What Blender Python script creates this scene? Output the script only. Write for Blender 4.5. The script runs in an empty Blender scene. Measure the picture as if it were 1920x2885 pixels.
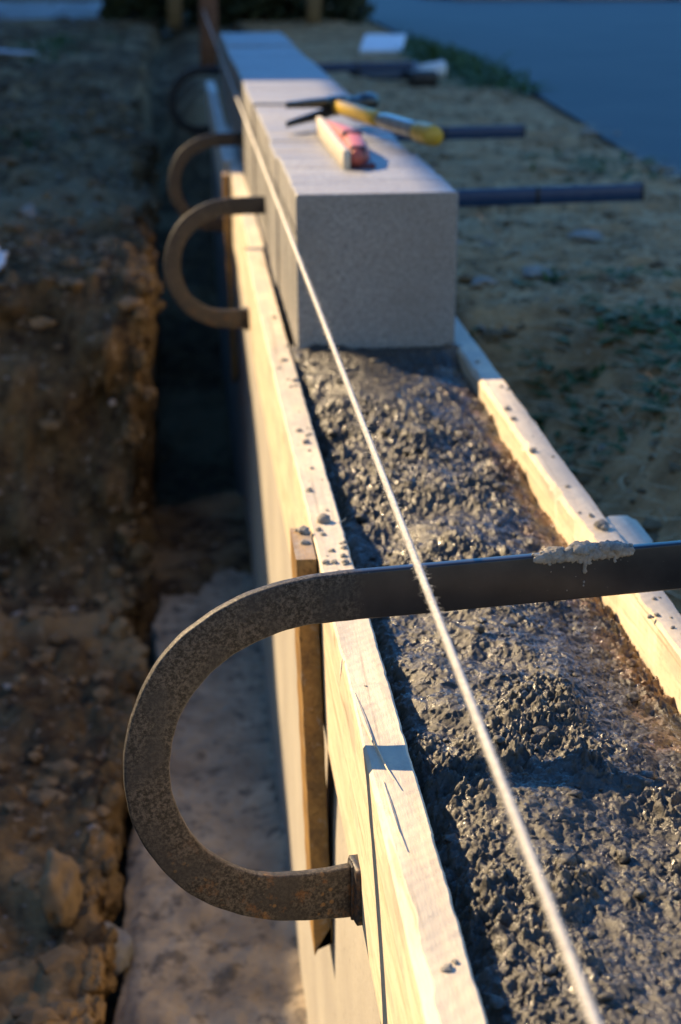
import bpy, math, random
import numpy as np
from mathutils import Vector, Matrix
random.seed(7)
rng = np.random.RandomState(11)
S = bpy.context.scene
C = S.collection
R = math.radians
HC = 0.4888

# ------------------------------------------------------------------ noise
def _h(ix, iy, iz, s):
    v = (ix * 374761393 + iy * 668265263 + iz * 2147483647 + s * 1274126177) & 0xFFFFFFFF
    v = ((v ^ (v >> 13)) * 1274126177) & 0xFFFFFFFF
    v = ((v ^ (v >> 16)) * 2246822519) & 0xFFFFFFFF
    return ((v ^ (v >> 15)) & 0xFFFFFF) / float(0xFFFFFF)
def vnoise(x, y, z=None, s=0):
    x = np.asarray(x, float); y = np.asarray(y, float)
    z = np.zeros_like(x) if z is None else np.asarray(z, float)
    ix, iy, iz = np.floor(x).astype(np.int64), np.floor(y).astype(np.int64), np.floor(z).astype(np.int64)
    fx, fy, fz = x - ix, y - iy, z - iz
    fx, fy, fz = [f * f * (3 - 2 * f) for f in (fx, fy, fz)]
    r = 0
    for a in (0, 1):
        for b in (0, 1):
            for c in (0, 1):
                r = r + _h(ix + a, iy + b, iz + c, s) * (fx if a else 1 - fx) * (fy if b else 1 - fy) * (fz if c else 1 - fz)
    return r * 2 - 1
def fbm(x, y, z=None, s=0, o=4, g=.5):
    r = 0; a = 1.; f = 1.; t = 0
    for k in range(o):
        r = r + a * vnoise(x * f + 7.3 * k, y * f + 3.1 * k, None if z is None else z * f, s + k); t += a
        a *= g; f *= 2.03
    return r / t
def worley(x, y, s=0):
    """distance to nearest cell point and that cell's random value"""
    ix, iy = np.floor(x).astype(np.int64), np.floor(y).astype(np.int64)
    best = np.full(x.shape, 9.); val = np.zeros(x.shape)
    for a in (-1, 0, 1):
        for b in (-1, 0, 1):
            cx, cy = ix + a, iy + b
            px = cx + _h(cx, cy, 0 * cx, s); py = cy + _h(cx, cy, 0 * cx + 1, s + 5)
            v = _h(cx, cy, 0 * cx + 2, s + 9)
            d = np.hypot(px - x, py - y)
            m = d < best
            best = np.where(m, d, best); val = np.where(m, v, val)
    return best, val

# ------------------------------------------------------------------ objects
def tag(o, label=None, cat=None, group=None, kind=None):
    if label: o['label'] = label
    if cat: o['category'] = cat
    if group: o['group'] = group
    if kind: o['kind'] = kind
    return o
def mesh(name, V, F, mat, parent=None, smooth=True, origin=None):
    """one mesh object, its origin moved to the middle of its base unless it is a part"""
    V = np.asarray(V, float).reshape(-1, 3)
    if origin is None:
        origin = (0, 0, 0) if parent else ((V[:, 0].min() + V[:, 0].max()) / 2, (V[:, 1].min() + V[:, 1].max()) / 2, V[:, 2].min())
    V = V - np.asarray(origin)
    me = bpy.data.meshes.new(name)
    if isinstance(F, np.ndarray):
        n = len(F); k = F.shape[1]
        me.vertices.add(len(V)); me.vertices.foreach_set('co', V.astype(np.float32).ravel())
        me.loops.add(n * k); me.loops.foreach_set('vertex_index', F.astype(np.int32).ravel())
        me.polygons.add(n); me.polygons.foreach_set('loop_start', (np.arange(n) * k).astype(np.int32))
        me.polygons.foreach_set('loop_total', np.full(n, k, np.int32))
        me.update(calc_edges=True)
    else:
        me.from_pydata(V.tolist(), [], F)
    me.validate()
    me.polygons.foreach_set('use_smooth', [smooth] * len(me.polygons))
    me.materials.append(mat)
    o = bpy.data.objects.new(name, me); C.objects.link(o)
    o.location = origin
    if parent: o.parent = parent
    return o
def empty(name, loc, rz=0):
    o = bpy.data.objects.new(name, None); C.objects.link(o)
    o.location = loc; o.rotation_euler.z = rz; o.empty_display_size = .05
    return o
def copy_tree(o, parent=None):
    c = o.copy(); C.objects.link(c); c.parent = parent
    for ch in o.children: copy_tree(ch, c)
    return c
class MB:
    def __init__(s): s.V = []; s.F = []
    def add(s, V, F):
        n = len(s.V); s.V += [tuple(v) for v in V]; s.F += [tuple(i + n for i in f) for f in F]
        return s
    def obj(s, name, mat, parent=None, smooth=True, origin=None):
        return mesh(name, s.V, s.F, mat, parent, smooth, origin)
def grid_faces(nu, nv, cu=False):
    """faces of an nu x nv vertex grid; cu closes it in u"""
    i = np.arange(nu if cu else nu - 1); j = np.arange(nv - 1)
    I, J = np.meshgrid(i, j, indexing='ij'); I2 = (I + 1) % nu
    return np.stack([I * nv + J, I2 * nv + J, I2 * nv + J + 1, I * nv + J + 1], -1).reshape(-1, 4)
def loft(secs, cap=True):
    """secs: list of rings, all with the same number of points"""
    n = len(secs[0]); V = [p for s in secs for p in s]; F = []
    for a in range(len(secs) - 1):
        for b in range(n):
            c = (b + 1) % n
            F.append((a * n + b, a * n + c, (a + 1) * n + c, (a + 1) * n + b))
    if cap:
        F.append(tuple(range(n))[::-1]); F.append(tuple((len(secs) - 1) * n + k for k in range(n)))
    return V, F
def rrect(w, h, r, k=3):
    """rounded rectangle ring in 2d, centred"""
    P = []
    for cx, cy, a0 in ((w / 2 - r, h / 2 - r, 0), (-w / 2 + r, h / 2 - r, 90), (-w / 2 + r, -h / 2 + r, 180), (w / 2 - r, -h / 2 + r, 270)):
        for i in range(k + 1):
            a = R(a0 + 90 * i / k); P.append((cx + r * math.cos(a), cy + r * math.sin(a)))
    return P
def box(x0, x1, y0, y1, z0, z1, r=.002):
    """bevelled box"""
    cx, cy = (x0 + x1) / 2, (y0 + y1) / 2; w, d = x1 - x0, y1 - y0
    secs = []
    for z, ins in ((z0, r), (z0 + r, 0), (z1 - r, 0), (z1, r)):
        ring = rrect(w - 2 * ins, d - 2 * ins, max(r * .9, 1e-4), 2)
        secs.append([(cx + a, cy + b, z) for a, b in ring])
    return loft(secs)
def tube(pts, rads, n=12, cap=True):
    pts = [Vector(p) for p in pts]; secs = []
    up = Vector((0, 0, 1)); prev = None
    for i, p in enumerate(pts):
        t = (pts[min(i + 1, len(pts) - 1)] - pts[max(i - 1, 0)]).normalized()
        if prev is None:
            a = t.orthogonal().normalized()
        else:
            a = (prev - t * prev.dot(t)).normalized()
        prev = a; b = t.cross(a)
        r = rads[i] if isinstance(rads, (list, tuple)) else rads
        secs.append([tuple(p + a * (r * math.cos(2 * math.pi * k / n)) + b * (r * math.sin(2 * math.pi * k / n))) for k in range(n)])
    return loft(secs, cap)
_ico = None
def ico(sub=3):
    import bmesh
    bm = bmesh.new(); bmesh.ops.create_icosphere(bm, subdivisions=sub, radius=1)
    V = np.array([v.co[:] for v in bm.verts]); F = [tuple(v.index for v in f.verts) for f in bm.faces]
    bm.free(); return V, F
ICO = {k: ico(k) for k in (1, 2, 3, 4, 5)}
def lump(c, size, seed=0, sub=3, rough=.35, freq=2.2, flat=None):
    V, F = ICO[sub]
    n = fbm(V[:, 0] * freq + seed * 3.7, V[:, 1] * freq + seed, V[:, 2] * freq, s=seed, o=4, g=.55)
    W = V * (1 + rough * n)[:, None] * np.asarray(size)
    W = W + np.asarray(c)
    if flat is not None: W[:, 2] = np.maximum(W[:, 2], flat)
    return W, F

# ------------------------------------------------------------------ materials
class M:
    def __init__(s, name, rough=.7, spec=.5, metal=0.):
        s.m = bpy.data.materials.new(name); s.m.use_nodes = True
        s.n = s.m.node_tree.nodes; s.l = s.m.node_tree.links
        s.b = s.n['Principled BSDF']
        s.b.inputs['Roughness'].default_value = rough
        s.b.inputs['Specular IOR Level'].default_value = spec
        s.b.inputs['Metallic'].default_value = metal
        s.tc = s.n.new('ShaderNodeTexCoord')
    def col(s, c): s.b.inputs['Base Color'].default_value = (*c, 1); return s
    def set(s, inp, sock): s.l.new(sock, s.b.inputs[inp]); return s
    def coord(s, scale=(1, 1, 1), rot=(0, 0, 0)):
        m = s.n.new('ShaderNodeMapping'); s.l.new(s.tc.outputs['Object'], m.inputs['Vector'])
        m.inputs['Scale'].default_value = scale; m.inputs['Rotation'].default_value = rot
        return m.outputs[0]
    def noise(s, scale, detail=4, rough=.5, co=None, dist=0):
        t = s.n.new('ShaderNodeTexNoise'); t.inputs['Scale'].default_value = scale
        t.inputs['Detail'].default_value = detail; t.inputs['Roughness'].default_value = rough
        t.inputs['Distortion'].default_value = dist
        s.l.new(co or s.tc.outputs['Object'], t.inputs['Vector']); return t.outputs['Fac']
    def voro(s, scale, co=None, out='Distance'):
        t = s.n.new('ShaderNodeTexVoronoi'); t.inputs['Scale'].default_value = scale
        s.l.new(co or s.tc.outputs['Object'], t.inputs['Vector']); return t.outputs[out]
    def ramp(s, f, stops):
        r = s.n.new('ShaderNodeValToRGB'); s.l.new(f, r.inputs[0]); e = r.color_ramp.elements
        while len(e) < len(stops): e.new(.5)
        for k, (p, c) in enumerate(stops):
            e[k].position = p; e[k].color = (*c, 1) if len(c) == 3 else c
        return r.outputs[0]
    def g(s, f, a, b):  # grey ramp between a and b
        return s.ramp(f, [(a, (0, 0, 0)), (b, (1, 1, 1))])
    def gi(s, f, a, b):  # white below a, black above b
        return s.ramp(f, [(a, (1, 1, 1)), (b, (0, 0, 0))])
    def mix(s, f, a, b, mode='MIX'):
        m = s.n.new('ShaderNodeMix'); m.data_type = 'RGBA'; m.blend_type = mode
        for i, v in ((0, f), (6, a), (7, b)):
            if isinstance(v, (int, float)): m.inputs[i].default_value = v
            elif isinstance(v, tuple): m.inputs[i].default_value = (*v, 1)
            else: s.l.new(v, m.inputs[i])
        return m.outputs[2]
    def mul(s, a, b): return s.math('MULTIPLY', a, b)
    def math(s, op, a, b=0.):
        m = s.n.new('ShaderNodeMath'); m.operation = op
        for i, v in ((0, a), (1, b)):
            if isinstance(v, (int, float)): m.inputs[i].default_value = v
            else: s.l.new(v, m.inputs[i])
        return m.outputs[0]
    def bump(s, h, strength=.5, dist=.001):
        b = s.n.new('ShaderNodeBump'); b.inputs['Strength'].default_value = strength
        b.inputs['Distance'].default_value = dist
        s.l.new(h, b.inputs['Height'])
        prev = s.b.inputs['Normal'].links
        if prev: s.l.new(prev[0].from_socket, b.inputs['Normal'])
        s.l.new(b.outputs[0], s.b.inputs['Normal']); return s
def wood(name, light, dark, stain, speck=.5, saw=True, sc=1.):
    m = M(name, .62, .3)
    g1 = m.noise(9 * sc, 6, .6, m.coord((9, .55, 9)), 1.2)
    g2 = m.noise(60 * sc, 4, .6, m.coord((9, .35, 9)))
    c = m.mix(m.g(g1, .35, .68), light, dark)
    c = m.mix(m.mul(m.g(g2, .5, .75), .35), c, tuple(x * .62 for x in dark))
    st = m.noise(14, 5, .6, m.coord((3, .6, 2)))
    c = m.mix(m.mul(m.g(st, .50, .64), .75), c, stain)
    rg = m.noise(34, 3, .55, m.coord((3.2, .10, 3.2)), .8)
    c = m.mix(m.mul(m.g(rg, .62, .68), .6), c, tuple(x * .45 for x in dark))
    gr = m.noise(90, 5, .7, m.coord((1.5, .5, 1.5)))
    c = m.mix(m.mul(m.g(gr, .56, .72), .4), c, tuple(x * .6 for x in stain))
    kv = m.n.new('ShaderNodeTexVoronoi'); kv.inputs['Scale'].default_value = 7; m.l.new(m.coord((1.6, 1, 1.6)), kv.inputs['Vector'])
    c = m.mix(m.mul(m.gi(kv.outputs['Distance'], .05, .10), .7), c, tuple(x * .38 for x in dark))
    sl = m.g(m.noise(75, 5, .7), .57, .66)
    c = m.mix(m.mul(sl, .45), c, (.32, .29, .25))
    ge = m.n.new('ShaderNodeNewGeometry'); sn = m.n.new('ShaderNodeSeparateXYZ'); m.l.new(ge.outputs['Normal'], sn.inputs[0])
    film = m.mul(m.g(sn.outputs[2], .6, .9), m.g(m.noise(11, 6, .7, m.coord((1.6, .7, 1))), .34, .62))      # rubbed-in cement film on the top edge
    c = m.mix(m.mul(film, .62), c, (.36, .335, .30))
    # splashes of mortar and dirt specks
    sp = m.noise(330, 3, .6)
    c = m.mix(m.mul(m.g(sp, .69, .74), speck), c, (.16, .14, .12))
    m.set('Base Color', c)
    h = m.noise(260, 4, .65, m.coord((2.2, .25, 2.2)))
    m.bump(h, .5, .0008)
    if saw:
        w = m.n.new('ShaderNodeTexWave'); w.inputs['Scale'].default_value = 75; w.inputs['Distortion'].default_value = 5
        w.inputs['Detail'].default_value = 2; w.inputs['Detail Scale'].default_value = .4
        m.l.new(m.coord((.35, 1, .35), (0, 0, .35)), w.inputs['Vector'])
        m.bump(w.outputs['Fac'], .22, .0005)
    m.bump(m.noise(900, 2, .5), .25, .0003)
    return m.m
MW = wood('pale_softwood', (.76, .65, .48), (.64, .51, .35), (.44, .39, .32))
MW2 = wood('pale_softwood_dirty', (.74, .65, .50), (.62, .51, .36), (.42, .39, .34), .8)
MST = wood('ochre_lath', (.34, .20, .065), (.21, .115, .04), (.13, .08, .04), .3)

def mat_mortar():
    m = M('wet_mortar', .25, .65)
    a = m.noise(38, 5, .6); b = m.noise(420, 4, .65)
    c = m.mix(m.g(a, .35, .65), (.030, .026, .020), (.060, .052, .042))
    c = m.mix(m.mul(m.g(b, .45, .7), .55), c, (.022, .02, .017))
    # brown clay worked in along the right hand board
    sx = m.n.new('ShaderNodeSeparateXYZ'); m.l.new(m.tc.outputs['Object'], sx.inputs[0])
    e = m.math('MULTIPLY', m.math('SUBTRACT', sx.outputs[0], .045), 16)
    e2 = m.math('ADD', e, m.math('MULTIPLY', m.math('SUBTRACT', m.noise(28, 4, .6), .55), 3.5))
    c = m.mix(m.mul(m.g(e2, .2, 1.), .75), c, (.22, .115, .045))
    m.set('Base Color', c)
    m.set('Roughness', m.ramp(m.noise(90, 4, .6), [(.35, (.11, .11, .11)), (.60, (.60, .60, .60))]))
    m.bump(m.noise(520, 5, .75), .55, .0016)
    m.bump(m.noise(1500, 3, .7), .4, .0006)
    return m.m
def mat_drymortar():
    m = M('drying_mortar', .8, .3)
    c = m.mix(m.g(m.noise(160, 4, .6), .35, .65), (.2, .185, .165), (.36, .34, .31))
    m.set('Base Color', c); m.bump(m.noise(900, 4, .7), .6, .0012); m.bump(m.noise(300, 3, .6), .5, .002)
    return m.m
def mat_steel():
    m = M('blue_black_steel', .42, .5, .55)
    a = m.noise(30, 5, .6); c = m.mix(m.g(a, .35, .7), (.030, .032, .040), (.052, .053, .062))
    # mill scale and rust on the bent hoop, which ends where the straight bar begins
    sx = m.n.new('ShaderNodeSeparateXYZ'); m.l.new(m.tc.outputs['Object'], sx.inputs[0])
    e = m.math('ADD', m.math('MULTIPLY', m.math('ADD', sx.outputs[0], .012), -60), m.math('MULTIPLY', m.noise(55, 4, .6), 1.2))
    hoop = m.g(e, .15, .75)
    f = m.noise(430, 5, .75)
    sc = m.ramp(f, [(.42, (.010, .009, .009)), (.49, (.040, .036, .034)), (.60, (.098, .084, .074))])
    c = m.mix(hoop, c, sc)
    streak = m.noise(26, 3, .5, m.coord((1, 1, 1)))
    c = m.mix(m.mul(m.mul(m.g(streak, .47, .62), hoop), .7), c, (.028, .028, .032))
    low = m.g(m.math('MULTIPLY', m.math('ADD', sx.outputs[2], .07), -14), 0, 1)
    ru = m.g(m.noise(60, 6, .72), .54, .63)
    c = m.mix(m.mul(m.mul(m.mul(ru, low), hoop), .55), c, (.20, .09, .028))
    rr = m.n.new('ShaderNodeTexVoronoi'); rr.inputs['Scale'].default_value = 190
    m.l.new(m.tc.outputs['Object'], rr.inputs['Vector'])
    sp = m.gi(rr.outputs['Distance'], .24, .36); pick = m.g(m.noise(45, 2, .5), .56, .6)
    c = m.mix(m.mul(m.mul(m.mul(sp, pick), low), .55), c, (.28, .16, .06))
    # tiny mortar splashes
    c = m.mix(m.mul(m.g(m.noise(700, 2, .5), .765, .78), .6), c, (.32, .31, .3))
    m.set('Base Color', c)
    m.set('Roughness', m.mix(hoop, (.36, .36, .36), (.58, .58, .58)))
    m.set('Metallic', m.mix(hoop, (.6, .6, .6), (.25, .25, .25)))
    hb = m.mix(hoop, (.5, .5, .5), f)
    m.bump(hb, .45, .0008); m.bump(m.noise(1300, 2, .5), .12, .0002)
    return m.m
def mat_block():
    m = M('granular_block', .52, .7)
    v = m.voro(420); n = m.noise(400, 4, .75)
    c = m.mix(m.g(n, .40, .62), (.15, .148, .15), (.40, .392, .385))
    c = m.mix(m.mul(m.g(m.noise(300, 4, .7), .54, .66), .75), c, (.16, .145, .15))
    c = m.mix(m.mul(m.g(m.noise(450, 2, .6), .66, .72), .6), c, (.46, .43, .40))
    c = m.mix(m.mul(m.g(m.noise(170, 3, .6), .60, .68), .7), c, (.13, .12, .12))
    c = m.mix(m.mul(m.g(m.noise(7, 5, .6), .42, .66), .45), c, (.20, .18, .165))
    m.set('Base Color', c)
    m.bump(n, .5, .0014); m.bump(v, .3, .0008)
    return m.m
def mat_wallc():
    m = M('cast_concrete', .85, .25)
    c = m.mix(m.g(m.noise(7, 6, .6), .35, .7), (.42, .385, .33), (.33, .30, .265))
    c = m.mix(m.mul(m.g(m.noise(90, 4, .6), .62, .7), .6), c, (.17, .16, .15))
    m.set('Base Color', c); m.bump(m.noise(160, 5, .65), .35, .002)
    return m.m
def mat_ledge():
    m = M('dusty_footing', .9, .2)
    c = m.mix(m.g(m.noise(9, 6, .65), .38, .62), (.44, .36, .26), (.27, .215, .155))
    c = m.mix(m.mul(m.g(m.noise(30, 5, .7), .52, .62), .8), c, (.10, .085, .07))
    m.set('Base Color', c); m.bump(m.noise(60, 6, .7), .6, .008)
    return m.m
def mat_soil():
    m = M('dug_soil', .95, .12)
    a = m.noise(2.2, 6, .65); b = m.noise(24, 6, .7)
    c = m.mix(m.g(a, .38, .62), (.13, .088, .046), (.175, .128, .072))
    c = m.mix(m.mul(m.g(m.noise(5, 5, .6), .5, .7), .6), c, (.20, .125, .055))
    c = m.mix(m.g(b, .42, .62), c, (.05, .034, .022))
    c = m.mix(m.mul(m.g(m.noise(60, 3, .6), .62, .68), .7), c, (.32, .27, .22))
    c = m.mix(m.mul(m.g(m.noise(3.1, 4, .55), .50, .60), .75), c, (.30, .225, .13))
    sx = m.n.new('ShaderNodeSeparateXYZ'); m.l.new(m.tc.outputs['Object'], sx.inputs[0])
    tan = m.mix(m.g(m.noise(11, 5, .65), .38, .62), (.62, .37, .18), (.30, .17, .08))     # dry straw-covered ground on the street side
    near_clay = m.math('ADD', m.math('MULTIPLY', sx.outputs[1], -1.2), m.math('MULTIPLY', m.noise(4, 5, .6), 1.2))   # ochre clay dug out at the near end
    c = m.mix(m.mul(m.gi(m.math('MULTIPLY', near_clay, -.25), .36, .50), m.g(m.noise(16, 5, .65), .34, .58)), c, (.36, .235, .115))
    c = m.mix(m.g(sx.outputs[0], .40, .46), c, tan)
    m.set('Base Color', c); m.bump(b, .8, .02); m.bump(m.noise(130, 4, .7), .6, .006)
    return m.m
def mat_simple(name, a, b, scale, rough=.7, metal=0, bump=.3, bd=.001, spec=.4):
    m = M(name, rough, spec, metal)
    n = m.noise(scale, 5, .6)
    m.set('Base Color', m.mix(m.g(n, .38, .64), a, b))
    if bump: m.bump(m.noise(scale * 3, 4, .6), bump, bd)
    return m.m
MOR = mat_mortar(); DRY = mat_drymortar(); STEEL = mat_steel(); BLK = mat_block(); WALLC = mat_wallc(); LED = mat_ledge(); SOIL = mat_soil()
ROPE = mat_simple('white_cotton', (.74, .71, .66), (.52, .49, .44), 400, .9, 0, .5, .0005, .1)
ASPH = mat_simple('asphalt', (.022, .027, .036), (.040, .043, .050), 2.2, .68, 0, .5, .002, .3)
STONE = mat_simple('pale_stone', (.36, .32, .27), (.24, .21, .18), 30, .9, 0, .5, .004)
STRAW = mat_simple('dry_straw', (.66, .50, .29), (.46, .33, .18), 20, .9, 0, 0)
GREEN = mat_simple('green_leaves', (.035, .085, .018), (.055, .11, .03), 14, .7, 0, 0)
DKGREEN = mat_simple('dark_leaves', (.02, .032, .014), (.04, .05, .02), 10, .8, 0, 0)
WHITE = mat_simple('white_plastic', (.80, .82, .84), (.74, .76, .78), 20, .5, 0, 0)
GLOSSW = mat_simple('glossy_white_panel', (.80, .82, .84), (.74, .76, .78), 20, .35, 0, 0, .001, .8)
BLACKP = mat_simple('black_plastic', (.016, .017, .02), (.03, .03, .035), 40, .45, 0, 0)
BLUEGREY = mat_simple('blue_grey_plastic', (.10, .14, .22), (.13, .17, .25), 40, .5, 0, 0)
BLUEPAINT = mat_simple('dark_blue_paint', (.012, .04, .11), (.02, .05, .12), 50, .4, 0, .1)
TOOLSTEEL = mat_simple('forged_steel', (.04, .045, .05), (.08, .085, .09), 60, .3, .8, .2, .0005)
YELLOW = mat_simple('yellow_plastic', (.66, .42, .03), (.48, .31, .06), 25, .4, 0, 0)
CLEAR = mat_simple('grey_fibre_shaft', (.30, .30, .27), (.2, .2, .18), 60, .22, 0, 0)
REDP = mat_simple('faded_red', (.46, .10, .075), (.30, .08, .07), 40, .5, 0, .2)
DKRED = mat_simple('dark_red_rubber', (.12, .03, .04), (.07, .03, .05), 60, .6, 0, 0)
CREAM = mat_simple('cream_wood', (.55, .50, .42), (.42, .37, .30), 60, .6, 0, .2)
POST = mat_simple('weathered_post', (.26, .19, .10), (.17, .12, .07), 20, .8, 0, .3)
BROWNP = mat_simple('reddish_post', (.20, .10, .06), (.14, .07, .045), 20, .8, 0, .3)
SHINY = mat_simple('worn_galvanised', (.55, .58, .62), (.4, .43, .47), 12, .4, .5, 0)
SHADEWALL = mat_simple('shade_wall_coat', (.30, .27, .23), (.24, .215, .18), 3, .9, 0, .3, .01)  # for the added out-of-view wall that blocks the sun
KERB = mat_simple('kerb_stone', (.40, .35, .30), (.33, .29, .25), 9, .9, 0, .4, .004)
PALEB = wood('weathered_pale_board', (.74, .70, .62), (.62, .57, .50), (.46, .44, .4))

# ------------------------------------------------------------------ terrain
def sm(a, b, x):
    t = np.clip((x - a) / (b - a), 0, 1); return t * t * (3 - 2 * t)
def bank_edge(Y):
    return np.interp(Y, [.8, 1.6, 2.1, 3.0, 3.3, 4.5, 6.5], [-.130, -.124, -.110, -.074, -.066, -.09, -.15]) + .050 * fbm(Y * 3.3, Y * 0 + 2, s=8, o=2) + .034 * fbm(Y * 12, Y * 0, s=9)
def ground(X, Y):
    """height of the dug ground; X, Y arrays"""
    # left: low rubble bench near the camera, bank rising at y ~3.1
    wob = .10 * fbm(X * 3, Y * 2, s=3)
    up = sm(2.96, 3.2, Y + wob + .25 * (X + .1))
    far = sm(3.2, 9., Y)
    left = -.635 + up * .495 + far * .07 + (.04 + .03 * (1 - up)) * fbm(X * 5, Y * 4, s=5) + .05 * np.abs(fbm(X * 8, Y * 7, s=6, o=3)) - .015
    left += .05 * sm(-.2, -.6, X) * (1 - up) + .22 * sm(-.12, -.6, X) * sm(1.75, 1.1, Y) * .5
    # trench floor
    edge = bank_edge(Y)
    tfloor = -.80 + .02 * fbm(X * 20, Y * 9, s=12)
    tfloor = tfloor + .62 * sm(5.0, 8.2, Y) + (.12 + .04 * fbm(X * 9, Y * 6, s=14)) * sm(2.85, 3.25, Y + .25 * fbm(X * 14, Y * 5, s=15)) * sm(3.9, 3.6, Y) - .25 * sm(3.6, 3.9, Y) * sm(6.2, 5, Y)
    tl = sm(edge - .012, edge + .022, X)
    h = left * (1 - tl) + np.minimum(tfloor, left - .01) * tl
    # right ground
    right = -.062 + .012 * fbm(X * 3, Y * 3, s=21) + .02 * fbm(X * 9, Y * 9, s=22)
    pit = sm(.30, .08, X - .40 - .05 * fbm(Y * 5, X * 3, s=23)) * sm(2.75, 2.35, Y + .08 * fbm(Y * 4, X * 4, s=25))
    right = right - .17 * pit
    right = right - .01 * sm(1.15, 1.45, X)
    tr = sm(.375, .395, X)
    wallend = sm(6.4, 7.2, Y)
    mid = h * (1 - wallend) + (-.10 + .02 * fbm(X * 5, Y * 5, s=30)) * wallend * sm(-.1, .1, X) + h * wallend * (1 - sm(-.1, .1, X))
    return mid * (1 - tr) + right * tr
def dense(a, b, step): return list(np.arange(a, b, step))
gx = sorted(set(dense(-60, -8, 4) + dense(-8, -2, .5) + dense(-2, -.8, .05) + dense(-.8, -.19, .011) + dense(-.19, -.01, .004) + dense(-.02, .36, .02)
        + dense(.36, .41, .005) + dense(.41, 1.0, .011) + dense(1.0, 2, .04) + dense(2, 8, .5) + dense(8, 60, 4)))
gy = sorted(set(dense(-20, 0, 2.) + dense(0, .8, .05) + dense(.8, 4.2, .0105) + dense(4.2, 8, .03) + dense(8, 18, .1) + dense(18, 90, 4)))
GX, GY = np.meshgrid(np.array(gx), np.array(gy), indexing='ij')
GZ = ground(GX, GY)
near = sm(14, 8, np.abs(GY)) 
GZ = GZ + near * np.where(GX < -.05, 1.9, 1.) * (.012 * fbm(GX * 26, GY * 26, s=40, o=4, g=.6) + .008 * np.abs(fbm(GX * 60, GY * 60, s=44, o=3)))
GZ = np.where((GX > 1.12) & (GY > 3.9), np.minimum(GZ, -.078), GZ)
# the bank is undercut: its face leans in below the edge
EDG = bank_edge(GY)
und = sm(-.016, .020, GX - EDG) * sm(.14, .03, GX - EDG) * sm(1.0, 1.5, GY) * sm(6.5, 5, GY)
GXX = GX - .055 * und + .030 * np.sin(np.clip(und, 0, 1) * math.pi) * fbm(GY * 14, GZ * 14, s=46, o=3)
steep = sm(2.7, 2.95, GY) * sm(3.5, 3.2, GY) * sm(.0, -.1, GX)
GYY = GY + steep * (.10 * fbm(GX * 7, GZ * 9, s=47, o=4, g=.6))
g = mesh('ground', np.stack([GXX, GYY, GZ], -1), grid_faces(len(gx), len(gy)), SOIL, origin=(0, 0, 0))
tag(g, kind='structure')

# asphalt street: one sheet with a ragged near edge
edge = [(1.33, 90), (1.42, 15.4), (1.33, 12), (1.30, 9.2), (1.32, 7.6), (1.30, 6.3), (1.25, 5.4), (1.19, 4.6), (1.165, 4.25), (1.22, 4.08), (1.5, 4.0), (2.5, 3.7), (60, 2.)]
pts = []
for (a, b), (c, d) in zip(edge, edge[1:]):
    n = max(2, int(min(60, math.hypot(c - a, d - b) / .04)))
    for k in range(n):
        t = k / n; x, y = a + (c - a) * t, b + (d - b) * t
        w = 1 if y < 12 and x < 3 else 0
        pts.append((x + w * .012 * float(fbm(np.array([x * 9]), np.array([y * 9]), s=4)[0]), y + w * .02 * float(fbm(np.array([x * 9]), np.array([y * 9]), s=6)[0])))
pts.append((60, 2.)); pts.append((60, 90))
top = [(x, y, -.064) for x, y in pts]; bot = [(x, y, -.09) for x, y in pts]; n = len(pts)
F = [tuple(range(n))[::-1], tuple(n + k for k in range(n))] + [(k, (k + 1) % n, n + (k + 1) % n, n + k) for k in range(n)]
tag(mesh('road', top + bot, F, ASPH, smooth=False, origin=(0, 0, 0)), kind='structure')
# far kerb of the street
mb = MB()
for k in range(14):
    x = 2.5 + k * 1.0; y = 16.2 - (x - 2) * .1
    mb.add(*box(x, x + .985, y, y + .22, -.08, .04, .01))
tag(mb.obj('kerb', KERB, origin=(0, 0, 0)), kind='structure')
V, F = box(2.3, 20, 16.5, 26, -.08, .03, .005)
tag(mesh('pavement', V, F, KERB, origin=(0, 0, 0)), kind='structure')
# paved slab, far left
mb = MB()
for i in range(4):
    for j in range(5):
        x = -.42 - i * .45; y = 12.5 + j * .6
        mb.add(*box(x - .44, x, y, y + .59, -.13, -.05 + .004 * ((i * 3 + j) % 3), .006))
tag(mb.obj('paving', mat_simple('grey_paving', (.26, .28, .30), (.2, .21, .22), 5, .9, 0, .4, .003), origin=(0, 0, 0)), kind='structure')

# ------------------------------------------------------------------ concrete wall + footing
ys = np.arange(.2, 6.45, .02)
secs = []
for y in ys:
    w = .003 * float(fbm(np.array([y * 3]), np.array([1.]), s=2)[0])
    secs.append([(.117 + w, y, -.80), (.117 + w, y, -.6), (.117 + w * .8, y, -.4), (.117 + w * .5, y, -.25), (.119, y, -.173), (.36, y, -.173), (.36, y, -.80)])
V, F = loft(secs)
o = mesh('concrete_wall', V, F, WALLC, smooth=False)
tag(o, 'smooth grey concrete foundation wall under the timber formwork, lit along its upper part', 'wall')
fx = np.linspace(-.105, .125, 60); fy = np.arange(.8, 3.6, .008)
FX, FY = np.meshgrid(fx, fy, indexing='ij')
FX = FX + sm(-.0, -.105, FX) * (.105 + np.interp(FY, [.8, 1.6, 2.1, 3.0], [-.118, -.112, -.099, -.062])) + (.010 * fbm(FY * 4, FY * 0, s=51) + .008 * fbm(FY * 19, FY * 0, s=52)) * sm(-.02, -.105, FX)
FZ = -.700 + .012 * fbm(FX * 14, FY * 14, s=53) + .006 * fbm(FX * 60, FY * 60, s=54) - .012 * sm(-.07, -.105, FX) + .02 * sm(.08, .125, FX) * np.clip(fbm(FX * 9, FY * 9, s=57) + .2, 0, 1)
FZ2 = FZ.copy()
V = np.stack([FX, FY, FZ], -1)
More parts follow.
